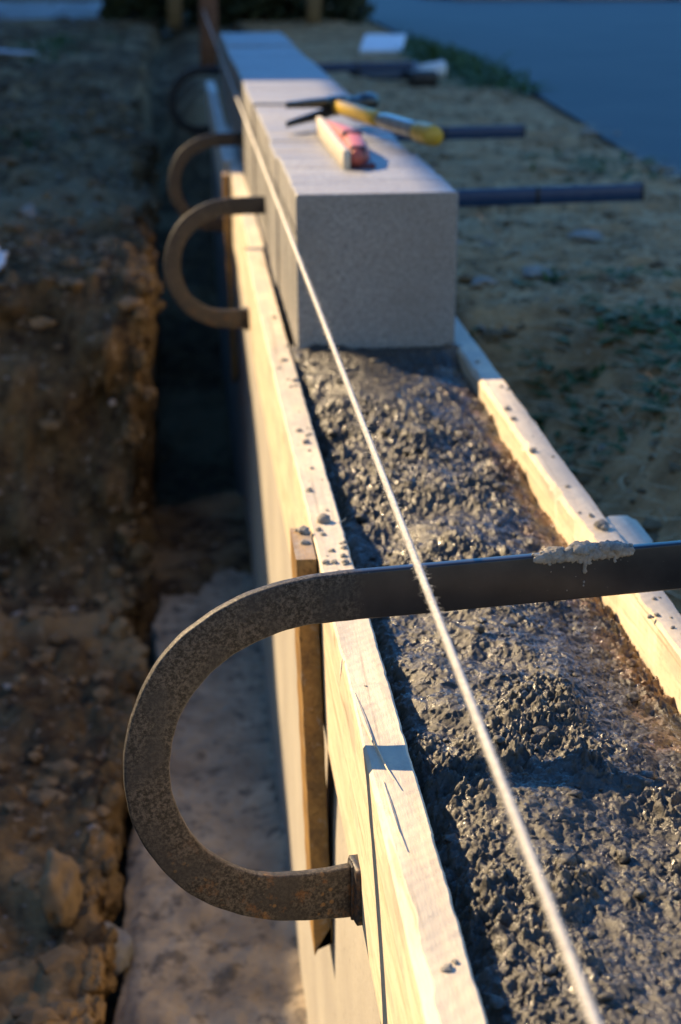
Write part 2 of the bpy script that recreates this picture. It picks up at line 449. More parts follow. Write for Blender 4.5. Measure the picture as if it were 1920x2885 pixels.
# skirt down the left side and at the ends
sk = V[:1].copy(); sk[..., 2] = -.82
V = np.concatenate([sk, V], 0)
e0 = V[:, :1].copy(); e0[..., 2] = -.82; e1 = V[:, -1:].copy(); e1[..., 2] = -.82
V = np.concatenate([e0, V, e1], 1)
o = mesh('concrete_footing', V, grid_faces(V.shape[0], V.shape[1]), LED)
tag(o, 'pale dusty concrete footing running along the bottom of the trench', 'footing')

# ------------------------------------------------------------------ formwork boards
def board(name, y0, y1, prof, mat, label, rough=.0008, chips=0., step=.006, seed=1, group=None, wane=0.):
    """prof(y) -> outer x at top, outer x at bottom, inner x at top, inner x at bottom, z top, z bottom"""
    secs = []; Y = np.arange(y0, y1 + 1e-6, step)
    n1 = fbm(Y * 45, Y * 0 + seed, s=seed, o=4, g=.65); n2 = fbm(Y * 60, Y * 0 + seed, s=seed + 9, o=4, g=.65); n3 = fbm(Y * 9, Y * 0, s=seed + 3)
    for k, y in enumerate(Y):
        xo, xob, xi, xib, zt, zb = prof(y)
        a = xo + rough * n1[k] + .0008 * n3[k]; b = xi + rough * 1.5 * n2[k]
        c = chips * max(0, n2[k] - .15)
        zt2 = zt + .0008 * n3[k]; r = .0016
        ch = r + wane * max(0., min(1., (1.0 - y) / .22)) * (.8 + .5 * n3[k] + .25 * n1[k])
        ring = [(a, y, zt2 - ch), (a + ch * .95, y, zt2), ((a + b) / 2, y, zt2 + .0004 * n1[k]), (b - r - c * .5, y, zt2), (b - c * .15, y, zt2 - r - c * 1.5),
                ((b + xib) / 2, y, (zt + zb) / 2), (xib, y, zb + r), (xib - r, y, zb), (xob + r, y, zb), (xob, y, zb + r), ((a + xob) / 2 , y, (zt + zb) / 2)]
        secs.append(ring)
    V, F = loft(secs)
    o = mesh(name, V, F, mat, smooth=False)
    for p in o.data.polygons: p.use_smooth = len(p.vertices) == 4
    md = o.modifiers.new('edge', 'EDGE_SPLIT'); md.split_angle = R(35)
    return tag(o, label, 'board', group)
FG = 'formwork boards'
def pA(y):
    bow = .002 * math.sin(y * 2.1)
    return (.1035 + bow, .110 + bow * .5, .1318 + bow, .1325, .0, -.166)
board('formwork_board', .30, 2.862, pA, MW, 'long pale formwork board nearest the camera, left of the wet concrete', chips=.003, seed=3, group=FG, wane=.0065, step=.004)
near_board = C.objects['formwork_board']
def pB(y): return (.1095, .110, .1365, .1365, -.003, -.150)
board('formwork_board', 2.870, 4.02, pB, MW2, 'sunlit formwork board beside the blocks, between the near board and the shaded far board', seed=17, step=.01, group=FG)
def pC(y): return (.098, .104, .1275, .1275, .0, -.166)
board('formwork_board', 4.03, 6.33, pC, PALEB, 'farthest left formwork board, whitish blue in the shade', seed=27, step=.02, group=FG)
def pR(y):
    t = max(0, min(1, (1.50 - y) / .42)); t = t * t * (3 - 2 * t)
    xi = .3385 + .0085 * t * max(0, min(1, 1)) ; xo = .3665 + .004 * t
    if y < 1.2: xi += .012 * (1.2 - y)
    return (xi - .0, xi + .004, xo, xo, 0.0, -.150)
def boardR():
    Y = np.arange(.30, 3.4, .005); secs = []
    n1 = fbm(Y * 40, Y * 0, s=91, o=5, g=.65); n2 = fbm(Y * 35, Y * 0 + 4, s=92, o=4, g=.6); n3 = fbm(Y * 10, Y * 0, s=93)
    for k, y in enumerate(Y):
        xi, xib, xo, xob, zt, zb = pR(y)
        chip = max(0, n1[k] - .1) * .008 * (1 if 1.15 < y < 2.0 else .3)
        wane = .004 + .004 * max(0, n3[k]) if y > 1.25 else .0025
        secs.append([(xi + .0015 * n3[k], y, zt - wane - chip * 2), (xi + wane * .7 + chip, y, zt), ((xi + xo) / 2, y, zt + .0006 * n2[k]), (xo - .0015 + .0015 * n2[k], y, zt), (xo + .001 * n2[k], y, zt - .002),
                     (xob, y, zb), (xib, y, zb), (xi + .002 + .0012 * n1[k], y, -.05)])
    V, F = loft(secs)
    o = mesh('formwork_board', V, F, MW, smooth=False)
    for p in o.data.polygons: p.use_smooth = len(p.vertices) == 4
    md = o.modifiers.new('edge', 'EDGE_SPLIT'); md.split_angle = R(35)
    tag(o, 'chipped pale formwork board holding the wet concrete on its right side', 'board', FG)
boardR()

# torn slivers of grain on the near board
def sliver(pts, w, lift):
    V = []; F = []; n = len(pts)
    for i, (x, y) in enumerate(pts):
        t = i / (n - 1); q = w * math.sin(math.pi * min(1, .12 + t)) + .0001; z = .0006 + lift * t ** 1.5
        V += [(x - q, y, z), (x, y, z + .0007), (x + q, y, z), (x, y, z - .0003)]
    for i in range(n - 1):
        for j in range(4):
            a = i * 4 + j; b = i * 4 + (j + 1) % 4; F.append((a, b, b + 4, a + 4))
    o = mesh('splinter', V, F, MW, parent=near_board, smooth=False); o.location = tuple(-c for c in near_board.location)
sliver([(.1075 + .0006 * i, 1.075 - .0125 * i) for i in range(9)], .0016, .0022)
sliver([(.1125 + .0007 * i, 1.000 - .009 * i) for i in range(8)], .0006, .004)
sliver([(.1120 + .0003 * i, .945 - .012 * i) for i in range(8)], .0012, .0016)
sliver([(.1290 + .0011 * i, 1.434 + .0004 * i) for i in range(7)], .0005, .003)
sliver([(.1045 - .0007 * i, 1.135 - .004 * i) for i in range(6)], .0007, -.012)

# laths nailed against the boards
def lath(x0, x1, y0, y1, ztop, zbot, lean, jag, label, mat=MST, rnd=.0012):
    """flat lath standing outside the boards; its foot is broken off ragged"""
    nx, n = 9, 46; secs = []
    zs = np.linspace(ztop, zbot, n)
    V = []; F = []
    for k, z in enumerate(zs):
        t = k / (n - 1); dx = lean * t; w = .0002 * math.sin(k * 1.3)
        zz = []
        ring = rrect(x1 - x0, y1 - y0, rnd if k else rnd, 2)
        pts = []
        for (a, b) in ring:
            zj = z
            if k == n - 1: zj = z + jag * (a / (x1 - x0) + .5) + .006 * math.sin(a * 900 + b * 300)
            sh = .985 if k == 0 else 1
            pts.append(((x0 + x1) / 2 + a * sh + dx + w, (y0 + y1) / 2 + b * sh, zj))
        secs.append(pts)
    V, F = loft(secs)
    o = mesh('formwork_stake', V, F, mat, smooth=False)
    return tag(o, label, 'stake', 'stakes against the formwork')
lath(.0855, .1025, 1.343, 1.425, .0005, -.372, .0135, .026, 'ochre lath stake with crumbs on its top, behind the nearest hoop clamp')
lath(.090, .1035, 3.78, 3.84, -.001, -.46, .012, .03, 'brown lath stake standing behind the second and third hoop clamps')
V, F = loft([[(.3705 + a, 1.415 + b * (1 if a < .01 else .8), z) for a, b in rrect(.026, .085, .008, 4)] for z in (-.20, -.012, -.008)])
V = [(v[0] + .014, v[1], v[2]) for v in V]
o = mesh('formwork_stake', V, F, MW2, smooth=False)
tag(o, 'short round-cornered stake outside the right board, just past the nearest bar', 'stake', 'stakes against the formwork')

# ------------------------------------------------------------------ blocks
def block(y0, y1, x0, x1, z0, z1, label, seed):
    """granular concrete block with slightly worn arrises"""
    r = .0025; rx = rrect(x1 - x0, z1 - z0, r, 3)
    Y = sorted(set([y0, y0 + r * .3, y0 + r] + list(np.arange(y0 + .004, y1 - .004, .006)) + [y1 - r, y1 - r * .3, y1]))
    secs = []
    for k, y in enumerate(Y):
        ins = r * (1 if y in (y0, y1) else .3 if abs(y - y0) < r * .5 or abs(y - y1) < r * .5 else 0)
        ring = []
        for i, (a, b) in enumerate(rx):
            nn = .0015 * float(vnoise(np.array([y * 160.]), np.array([i * .7 + seed]), s=seed + i // 4)[0])
            ring.append(((x0 + x1) / 2 + (a - math.copysign(ins, a) + nn), y, (z0 + z1) / 2 + b - math.copysign(ins, b) + nn))
        secs.append(ring)
    V, F = loft(secs)
    o = mesh('concrete_block', V, F, BLK, smooth=False)
    for p in o.data.polygons: p.use_smooth = len(p.vertices) == 4 
    md = o.modifiers.new('edge', 'EDGE_SPLIT'); md.split_angle = R(40)
    return tag(o, label, 'block', 'row of laid concrete blocks')
block(2.119, 2.510, .1388, .3378, -.004, .1903, 'nearest concrete block, its square end facing the camera', 1)
block(2.517, 2.712, .1362, .3352, -.004, .1870, 'short concrete block under the middle of the red-bodied tool', 2)
block(2.719, 3.294, .1392, .3375, -.004, .1886, 'long concrete block under the hammer handle and the tool tip', 3)
block(3.302, 3.700, .1358, .334, -.004, .1925, 'concrete block behind the hammer claws, fully in the sun', 4)
block(3.707, 4.500, .1395, .336, -.004, .1900, 'concrete block where the sunlight ends, almost all in blue shade', 5)
block(4.507, 5.100, .1365, .333, -.004, .1880, 'fully shaded block, last but one in the row', 6)
block(5.107, 5.800, .1385, .335, -.004, .1908, 'last concrete block at the far end of the row', 7)

# ------------------------------------------------------------------ wet mortar
mxs = np.linspace(.1325, .3515, 250)
mys = np.concatenate([np.arange(.48, 1.30, .0009), np.arange(1.30, 2.14, .0016)])
MX, MY = np.meshgrid(mxs, mys, indexing='ij')
def mortar_h(X, Y):
    wx = X + .008 * fbm(X * 45, Y * 45, s=61); wy = Y + .008 * fbm(X * 45, Y * 45, s=62)
    t = (X - .1325) / .219
    base = -.030 + .020 * np.sin(np.clip(t, 0, 1) * math.pi) ** .7 - .010 * t
    base = base - .012 * sm(1.55, 1.1, Y) * t ** 2 + .008 * sm(1.6, 2.1, Y)
    base = base + .017 * np.exp(-((X - .205) / .05) ** 2 - ((Y - 1.98) / .16) ** 2)       # mound in front of the block
    base = base - .022 * np.exp(-((X - .17) / .03) ** 2 - ((Y - 1.42) / .10) ** 2) + .007 * np.exp(-((X - .26) / .05) ** 2 - ((Y - 1.72) / .03) ** 2)
    base = base + .008 * fbm(X * 12, Y * 9, s=63) + .008 * fbm(X * 30, Y * 24, s=64)
    # ridges dragged by the trowel
    dr = np.sin((Y * 1. + X * .55 + .02 * fbm(X * 8, Y * 8, s=65)) * 92)
    base = base + .0022 * dr * np.clip(.5 + fbm(X * 6, Y * 4, s=66), 0, 1)
    rough = np.clip(.55 + 1.5 * fbm(X * 13, Y * 10, s=67), .12, 1.25)
    h = base
    rough = np.clip(.62 + 2.2 * fbm(X * 17, Y * 13, s=67, o=3), .20, 1.35)
    h = h + rough * (.0060 * np.clip(fbm(wx * 60, wy * 60, s=68, o=4, g=.6), -.35, 1) + .0035 * (1 - 2.2 * np.abs(fbm(wx * 90, wy * 90, s=69, o=3))))
    for sc, amp, sd in ((55, .0016, 70), (150, .0018, 71), (270, .0020, 72), (430, .0013, 73)):
        d, v = worley(wx * sc, wy * sc, sd)
        dome = np.clip(1 - (d / .66) ** 2, 0, 1) ** .8 * (.12 + v ** 2)
        h = h + amp * rough * dome
    h = h + .0034 * (.4 + rough) * np.abs(fbm(X * 230, Y * 230, s=75, o=3, g=.65)) + .0022 * fbm(X * 130, Y * 130, s=76, o=4, g=.65)
    # keep below the board tops at both edges, dark gap at the left
    h = h - .020 * sm(.150, .1335, X) * (.55 + .6 * fbm(Y * 16, Y * 0, s=77)) * sm(2.1, 1.9, Y)
    lim = -.004 + .006 * sm(.14, .17, X) * sm(.345, .32, X)
    h = np.where(h > lim, lim + (h - lim) * .35, h)
    q = sm(2.07, 2.11, Y)      # mix squeezed up unevenly against the block
    h = h * (1 - q) + (-.001 + .009 * fbm(X * 42, Y * 42, s=79)) * q
    return h
MZ = mortar_h(MX, MY)
# horizontal push makes small overhangs so lumps do not look like a height map
px = .0016 * fbm(MX * 260, MY * 260, MZ * 200, s=81, o=2); py = .0022 * fbm(MX * 260, MY * 260, MZ * 200, s=82, o=2)
ins = sm(.1325, .137, MX) * sm(.3515, .347, MX)
V = np.stack([MX + px * ins, MY + py * ins, MZ], -1)
sk0 = V[:1].copy(); sk0[..., 2] = -.170; sk1 = V[-1:].copy(); sk1[..., 2] = -.170
V = np.concatenate([sk0, V, sk1], 0)
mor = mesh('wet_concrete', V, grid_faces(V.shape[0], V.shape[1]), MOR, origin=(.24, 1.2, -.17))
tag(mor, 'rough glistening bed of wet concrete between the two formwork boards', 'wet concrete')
# aggregate and torn lumps sitting in it (cannot be counted)
mb_V = []; mb_F = []; nv = 0
def hz(x, y):
    i = np.clip(np.searchsorted(mxs, x), 0, len(mxs) - 1); j = np.clip(np.searchsorted(mys, y), 0, len(mys) - 1)
    return MZ[i, j]
for k in range(650):
    x = rng.uniform(.14, .345); y = .45 + 1.62 * rng.rand() ** 1.25
    r = .0010 + .0042 * rng.rand() ** 4
    if rng.rand() > .5: continue
    sub = 2 if r < .003 else 3
    W, Fk = lump((x, y, hz(x, y) + r * .15), (r * rng.uniform(.8, 1.5), r * rng.uniform(.8, 1.5), r * rng.uniform(.6, 1.)), k, sub, .55, 1.6)
    mb_V.append(W - np.array([.24, 1.2, -.17])); mb_F += [(a + nv, b + nv, c + nv) for a, b, c in Fk]; nv += len(W)
VV = np.concatenate(mb_V) + np.array([.24, 1.2, -.17])
ag = mesh('aggregate', VV - np.array([.24, 1.2, -.17]), np.array(mb_F), MOR, parent=mor)
ag['kind'] = 'stuff'

# mortar crumbs on the board tops
def crumb(x, y, z, r, label, seed, n=3, cat='crumb', group=None):
    mb = MB()
    for k in range(n):
        a = random.Random(seed * 31 + k)
        rr = r * (1 if k == 0 else a.uniform(.35, .7)); d = 0 if k == 0 else r * a.uniform(.7, 1.5); th = a.uniform(0, 6.28)
        W, Fk = lump((x + d * math.cos(th) * .8, y + d * math.sin(th), z + rr * .45), (rr * a.uniform(.9, 1.2), rr * a.uniform(.9, 1.3), rr * .75), seed + k, 3, .5, 1.9, flat=z - .0004)
        mb.add(W, Fk)
    o = mb.obj('mortar_crumb', DRY)
    return tag(o, label, cat, group)
GC = 'mortar crumbs on the formwork'
crumb(.1160, 1.440, .0, .0062, 'largest round mortar lump on the left board, just past the ochre stake', 1, 2, group=GC)
crumb(.0965, 1.412, .0, .0052, 'mortar lump on the far end of the ochre stake top', 2, 4, group=GC)
crumb(.0955, 1.383, .0, .0034, 'smaller mortar lump in the middle of the ochre stake top', 3, 3, group=GC)
crumb(.3555, 1.402, .0, .0060, 'grey mortar lump on the right board just above the steel bar', 4, 2, group=GC)
small = [(.1171, 1.362, .0022), (.1306 - .003, 1.369, .0024), (.1250, 1.348, .0026), (.1163, 1.334, .0028), (.1095, 1.333, .0030), (.1255, 1.332, .0034),
         (.110, 1.418, .0026), (.113, 1.405, .0022), (.119, 1.69, .0036), (.1105, 1.53, .0032), (.1152, 1.735, .0026), (.1163, 1.086, .0010), (.1215, .7417, .0022),
         (.126, .747, .0014), (.345, 1.76, .0030), (.342, 1.64, .0034), (.346, 1.80, .0034), (.3515, 1.52, .002), (.118, 1.60, .002), (.122, 1.47, .0016), (.3565, 1.23, .0018), (.36, 1.16, .0015),
         (.125, 1.95, .003), (.118, 2.05, .003), (.12, 2.3, .003), (.357, 1.9, .002), (.35, 2.02, .0024)]
cr = random.Random(77)
for k in range(22):
    small.append((cr.uniform(.108, .1295), cr.uniform(1.28, 2.15), cr.uniform(.0006, .0020)))
for k in range(16):
    small.append((cr.uniform(.343, .364), cr.uniform(1.12, 1.95), cr.uniform(.0006, .0022)))
for k, (x, y, r) in enumerate(small):
    crumb(x, y, .0, r, 'small grey mortar crumb stuck to the top of a formwork board', 20 + k, 3, group='small mortar crumbs')

# ------------------------------------------------------------------ hoop clamps
OUT = [(-.009, .0959), (-.0497, .0945), (-.0757, .0890), (-.1013, .0788), (-.1272, .0622), (-.1462, .0391), (-.1583, .0144), (-.165, -.0127), (-.1669, -.0375), (-.1629, -.0667), (-.1509, -.0939), (-.1354, -.1163), (-.1151, -.1342), (-.0914, -.1473), (-.0641, -.1555), (-.0363, -.1592), (-.0115, -.1600)]
INN = [(-.0089, .0624), (-.0441, .0620), (-.0674, .0575), (-.0891, .0482), (-.1081, .0349), (-.1228, .0171), (-.1326, -.0041), (-.1364, -.0266), (-.1349, -.0502), (-.1272, -.0734), (-.1146, -.0937), (-.0967, -.1092), (-.0758, -.1188), (-.0545, -.1217), (-.0331, -.1215), (-.0121, -.1205)]
def resample(P, n):
    P = np.array(P); d = np.r_[0, np.cumsum(np.hypot(*np.diff(P, axis=0).T))]; t = np.linspace(0, d[-1], n)
    Q = np.stack([np.interp(t, d, P[:, 0]), np.interp(t, d, P[:, 1])], -1)
    for _ in range(10): Q[1:-1] = (Q[:-2] + Q[1:-1] * 2 + Q[2:]) / 4
    return Q
def clamp(loc, rz, length, label):
    root = empty('hoop_clamp', loc, rz)
    n = 110; O = resample(OUT, n); I = resample(INN, n)
    cen = (O + I) / 2; half = (O - I) / 2
    sec = []; T = .0078
    ring = rrect(1., 1., .16, 4)
    straight = [.300, .24, .16, .10, .05, .02]
    for s in straight:
        c = np.array((s, .0790)); h = np.array((0, .0169))
        sec.append([(c[0] + h[0] * 2 * b, a * T, c[1] + h[1] * 2 * b) for a, b in bevel_ring(T, .0338)])
    for k in range(n):
        c = cen[k]; h = half[k] * (1 + .012 * math.sin(k * .41) + .008 * math.sin(k * 1.13)); wv = np.hypot(*h) * 2; u = h / np.hypot(*h)
        sec.append([(c[0] + u[0] * b * wv, a * T, c[1] + u[1] * b * wv) for a, b in bevel_ring(T, wv)])
    V, F = loft(sec)
    o = mesh('bar', V, F, STEEL, parent=root, smooth=False)
    for p in o.data.polygons: p.use_smooth = len(p.vertices) == 4
    # welded pad at the hoop's tip
    secs = []
    for x, ins in ((-.0115, .0016), (-.0105, 0), (-.0040, 0), (-.0030, .0012)):
        secs.append([(x, a, -.1410 + b) for a, b in rrect(.026 - 2 * ins, .0435 - 2 * ins, .003, 3)])
    W, Fp = loft(secs)
    W = np.array(W); W[:, 0] += .0006 * fbm(W[:, 1] * 300, W[:, 2] * 300, s=3)
    mb = MB().add(W, Fp)
    # weld bead
    bead = [(-.0118, a, -.1405 + b) for a, b in rrect(.0095, .040, .0015, 4)]; bead.append(bead[0])
    mb.add(*tube(bead, [.0014 + .0004 * math.sin(i * 2.1) for i in range(len(bead))], 6))
    mb.obj('pad', STEEL, parent=root)
    # sliding jaw outside the right board
    j = MB(); j.add(*box(.268, .300, -.012, .012, .050, .108, .002)); j.add(*box(.272, .296, -.006, .006, -.135, .051, .002)); j.add(*box(.2575, .2725, -.014, .014, -.135, -.085, .002))
    j.obj('sliding_jaw', STEEL, parent=root)
    sl = MB(); sl.add(*box(.292, length + .004, -.0034, .0034, .0620, .0960, .0008)); sl.obj('extension_bar', BLUEPAINT, parent=root)
    cl_ = MB(); cl_.add(*box(.580, .588, -.0045, .0045, .0605, .0975, .0008)); cl_.obj('collar', BLACKP, parent=root)
    cap = MB(); cap.add(*box(length + .004, length + .010, -.0042, .0042, .0615, .0965, .001)); cap.obj('end_stop', STEEL, parent=root)
    return tag(root, label, 'clamp', 'steel hoop clamps across the formwork')
def bevel_ring(T, W):
    """ring of a T x W bar with softly rounded corners, scaled so that (a*T, b*W) gives the section"""
    return [(a / T, b / W) for a, b in rrect(T, W, .0016, 3)]
A = math.atan(.16)
c1 = clamp((.1155, 1.059, 0), A, .80, 'nearest hoop clamp, dark steel with rust freckles, crossing in front of the wet concrete')
for loc, rz, sc_, lab in (((.1115, 2.915, -.008), R(8), .87, 'second hoop clamp, its bar passing through the row just behind the nearest block'),
                     ((.1120, 3.905, -.006), R(9), .85, 'third hoop clamp, rusty at the top of its hoop, beyond the second one'),
                     ((.1080, 5.90, -.004), R(14), .88, 'farthest hoop clamp, faint and bluish at the end of the trench')):
    c = copy_tree(c1); c.location = loc; c.rotation_euler.z = rz; c.scale = (sc_, sc_, sc_); c['label'] = lab
    for ch in c.children:
        if ch.name.startswith('sliding_jaw'): ch.location.x = .038

# mortar spilt on the near bar
def bp(s, t, z):  # a point on the clamp: s along the bar, t across, z up
    return (.1155 + s * math.cos(A) - t * math.sin(A), 1.059 + s * math.sin(A) + t * math.cos(A), z)
mb = MB(); rr = random.Random(4)
prof = [(.116, .0015), (.121, .003), (.126, .0045), (.131, .0042), (.136, .003), (.141, .0045), (.146, .0062), (.151, .0055), (.156, .0042), (.161, .0045), (.166, .005), (.171, .0052), (.176, .0035), (.180, .002)]
for s, h in prof:
    for q in range(4):
        ss = s + rr.uniform(-.003, .003); r = h * rr.uniform(.6, 1.)
        W, Fk = lump(bp(ss, rr.uniform(-.003, .001), .0958 + h * rr.uniform(.0, .45)), (r * 1.1, r * .9, r * .85), rr.randint(0, 999), 3, .6, 1.8); mb.add(W, Fk)
    W, Fk = lump(bp(s, -.0042, .0940), (.0042, .0014, .0028 + h * .35), rr.randint(0, 999), 3, .5, 1.8); mb.add(W, Fk)
for s, L, w in ((.1235, .0055, .0016), (.1295, .0035, .0022), (.149, .0135, .0021), (.1515, .007, .0028), (.1455, .006, .002), (.1705, .0075, .0015), (.1395, .0035, .0015), (.163, .003, .0018)):
    P = [bp(s + .0003 * math.sin(i * 2), -.0042, .094 - L * i / 8) for i in range(9)]
    mb.add(*tube(P, [w * (.95 - .45 * (i / 8) + (.28 if i > 6 else 0)) * (.35 if i == 8 else 1) for i in range(9)], 10))
for s, z, r in ((.134, .0865, .0005), (.158, .0895, .0006), (.149, .0745, .0008), (.1488, .072, .0006), (.125, .084, .0004), (.1665, .089, .0004), (.143, .079, .0003), (.175, .088, .0003), (.137, .0695, .0004)):
    W, Fk = lump(bp(s, -.0040, z), (r, r * .4, r * 1.3), int(s * 9999), 2, .3, 1.5); mb.add(W, Fk)
tag(mb.obj('spilt_mortar', DRY), 'crusty mortar splash with drips on top of the nearest steel bar', 'mortar')

# ------------------------------------------------------------------ string line
def rope():
    p0 = np.array((.1255, -.10, .1548)); p1 = np.array((.1262, 8.50, .1575))
    Y = np.concatenate([np.arange(-.1, 1.7, .0009), np.arange(1.7, 3.4, .004), np.arange(3.4, 8.51, .05)])
    V = []; mb_v = []; faces = []; base = 0
    for st in range(3):
        ph = st * 2 * math.pi / 3; ns = 6
        tw = Y * 2 * math.pi / .0085 + ph
        r0 = np.where(Y > 3.4, .0002, .00122); rs = np.where(Y > 3.4, .0018, .00112) * (1 + .08 * fbm(Y * 900, Y * 0, s=st))
        cx = p0[0] + (p1[0] - p0[0]) * (Y + .1) / 8.6 + r0 * np.cos(tw); cz = p0[2] + (p1[2] - p0[2]) * (Y + .1) / 8.6 - .0015 * np.sin((Y + .1) / 8.6 * math.pi) + r0 * np.sin(tw)
        ring = []
        for k in range(ns):
            a = 2 * math.pi * k / ns; ring.append(np.stack([cx + rs * math.cos(a), Y, cz + rs * math.sin(a)], -1))
        A_ = np.stack(ring, 0); mb_v.append(A_.reshape(-1, 3)); faces.append(grid_faces(ns, len(Y), True) + base); base += ns * len(Y)
    o = mesh('string_line', np.concatenate(mb_v), np.concatenate(faces), ROPE)
    tag(o, 'taut white twisted string line running above the formwork along the block faces', 'string')
    # loose fibres
    fv = []; ff = []; nb = 0; rg = np.random.RandomState(5)
    for k in range(2600):
        y = rg.uniform(.45, 1.9); th = rg.uniform(0, 6.28); L = rg.uniform(.0008, .0032) * (1 if rg.rand() < .9 else 1.8)
        x = .1256 + .0019 * math.cos(th); z = .1548 + .0019 * math.sin(th); w = .00008
        P = []; dx, dz = math.cos(th), math.sin(th); dy = rg.uniform(-1.3, 1.3)
        for i in range(4):
            t = i / 3; P.append((x + dx * L * t + .0004 * t * rg.randn(), y + dy * L * t + .0004 * t * rg.randn(), z + dz * L * t - .0004 * t * t))
        Wt, Fk = tube(P, [w, w, w * .8, w * .4], 3)
        fv += Wt; ff += [tuple(i + nb for i in f) for f in Fk if len(f) == 4]; nb += len(Wt)
    fb = mesh('loose_fibres', fv, ff, ROPE, parent=o)
    fb.location = tuple(-c for c in o.location); fb['kind'] = 'stuff'
rope()

# ------------------------------------------------------------------ hammer on the blocks
def hammer():
    root = empty('claw_hammer', (.262, 2.925, .1885))
    P = lambda x, y, z: (x - .262, y - 2.925, z - .1885)
    # head axis from the claw tips (left) to the striking face (right)
    h = MB()
    cx = lambda t: (.188 + (.334 - .188) * t, 2.79 + (2.99 - 2.79) * t)
    # poll: neck + face
    a = [(.262, 2.910, .222), (.285, 2.935, .223), (.300, 2.952, .223), (.304, 2.957, .223), (.322, 2.978, .223), (.326, 2.983, .223)]
    h.add(*tube([P(*p) for p in a], [.015, .012, .011, .0145, .0150, .0135], 18))
    # cheek block round the eye
    W = []; secs = []
    for t, w, hh in ((0, .011, .014), (.25, .014, .016), (.75, .014, .016), (1, .011, .012)):
        x, y = .240 + .034 * t, 2.888 + .034 * t
        secs.append([P(x + b * .7, y - b * .7, .2235 + c) for b, c in rrect(w * 1.9, hh * 2, .005, 3)])
    h.add(*loft(secs))
    h.obj('head', TOOLSTEEL, parent=root)
    for sgn in (-1, 1):
        secs = []
        for i in range(9):
            t = i / 8
            x = .248 - .078 * t; y = 2.895 - .070 * t - .012 * t * t; z = .2225 + sgn * (.0075 + .0075 * t) - .004 * t
            w = .034 * (1 - .45 * t); th = .0175 * (1 - .45 * t)
            secs.append([P(x + b * .15, y + b, z + c) for b, c in rrect(w, th, min(th, w) * .35, 3)])
        MB().add(*loft(secs)).obj('claw', TOOLSTEEL, parent=root)
    a = Vector((.254, 2.900, .2235)); b = Vector((.3655, 2.520, .2140))
    def seg(t0, t1, r0, r1, name, mat, n=6):
        pts = []; rs = []
        for i in range(n + 1):
            t = t0 + (t1 - t0) * i / n; p = a.lerp(b, t); pts.append(P(*p)); rs.append(r0 + (r1 - r0) * i / n)
        rs[0] *= .93; rs[-1] *= .93
        return MB().add(*tube(pts, rs, 20)).obj(name, mat, parent=root)
    seg(.03, .50, .0115, .0130, 'shaft', YELLOW)
    seg(.50, .86, .0125, .0127, 'grip', CLEAR)
    seg(.86, 1.0, .0158, .0152, 'end_cap', YELLOW, 5)
    tag(root, 'yellow-handled claw hammer lying across the block tops', 'hammer')
hammer()

# cream sided tool with a faded red body
def float_tool():
    x0, y0, y1 = .2205, 2.34, 2.80
    root = empty('hand_tool', (x0, 2.55, .1888))
    L = lambda V: [(v[0] - x0, v[1] - 2.55, v[2] - .1888) for v in V]
    V, F = box(.2165, .2265, y0, y1, .1888, .2165, .0015)
    MB().add(L(V), F).obj('edge_strip', CREAM, parent=root)
    # red body: outline in plan, tapered at both ends, arched top
    plan = [(2.345, .013), (2.365, .024), (2.40, .031), (2.45, .034), (2.50, .033), (2.56, .030), (2.62, .026), (2.68, .020), (2.74, .012), (2.785, .004)]
    secs = []
    for y, w in plan:
        t = (y - 2.345) / .44; h = .034 * (.62 + .38 * math.sin(math.pi * min(1, t * 1.3))) 
        if y > 2.6: h = .031 * (1 - (y - 2.6) * 2.2)
        secs.append([(.2272, y, .197), (.2272, y, .197 + h * .6), (.2272 + w * .3, y, .197 + h * .85), (.2272 + w * .75, y, .197 + h * .8), (.2272 + w, y, .197 + h * .45), (.2272 + w, y, .197)])
    V, F = loft(secs)
    MB().add(L(V), F).obj('body', REDP, parent=root)
    for (ya, yb, xw, z) in ((2.478, 2.50, .028, .219), (2.36, 2.372, .021, .212)):
        V, F = box(.2285, .2285 + xw, ya, yb, .2, z + .008, .002)
        MB().add(L(V), F).obj('band', DKRED, parent=root)
    V, F = box(.2272, .262, 2.352, 2.48, .1888, .1975, .002)
    MB().add(L(V), F).obj('sole', DKRED, parent=root)
    tag(root, 'red-bodied hand tool with a straight cream edge, lying on the nearest two blocks', 'tool')
float_tool()

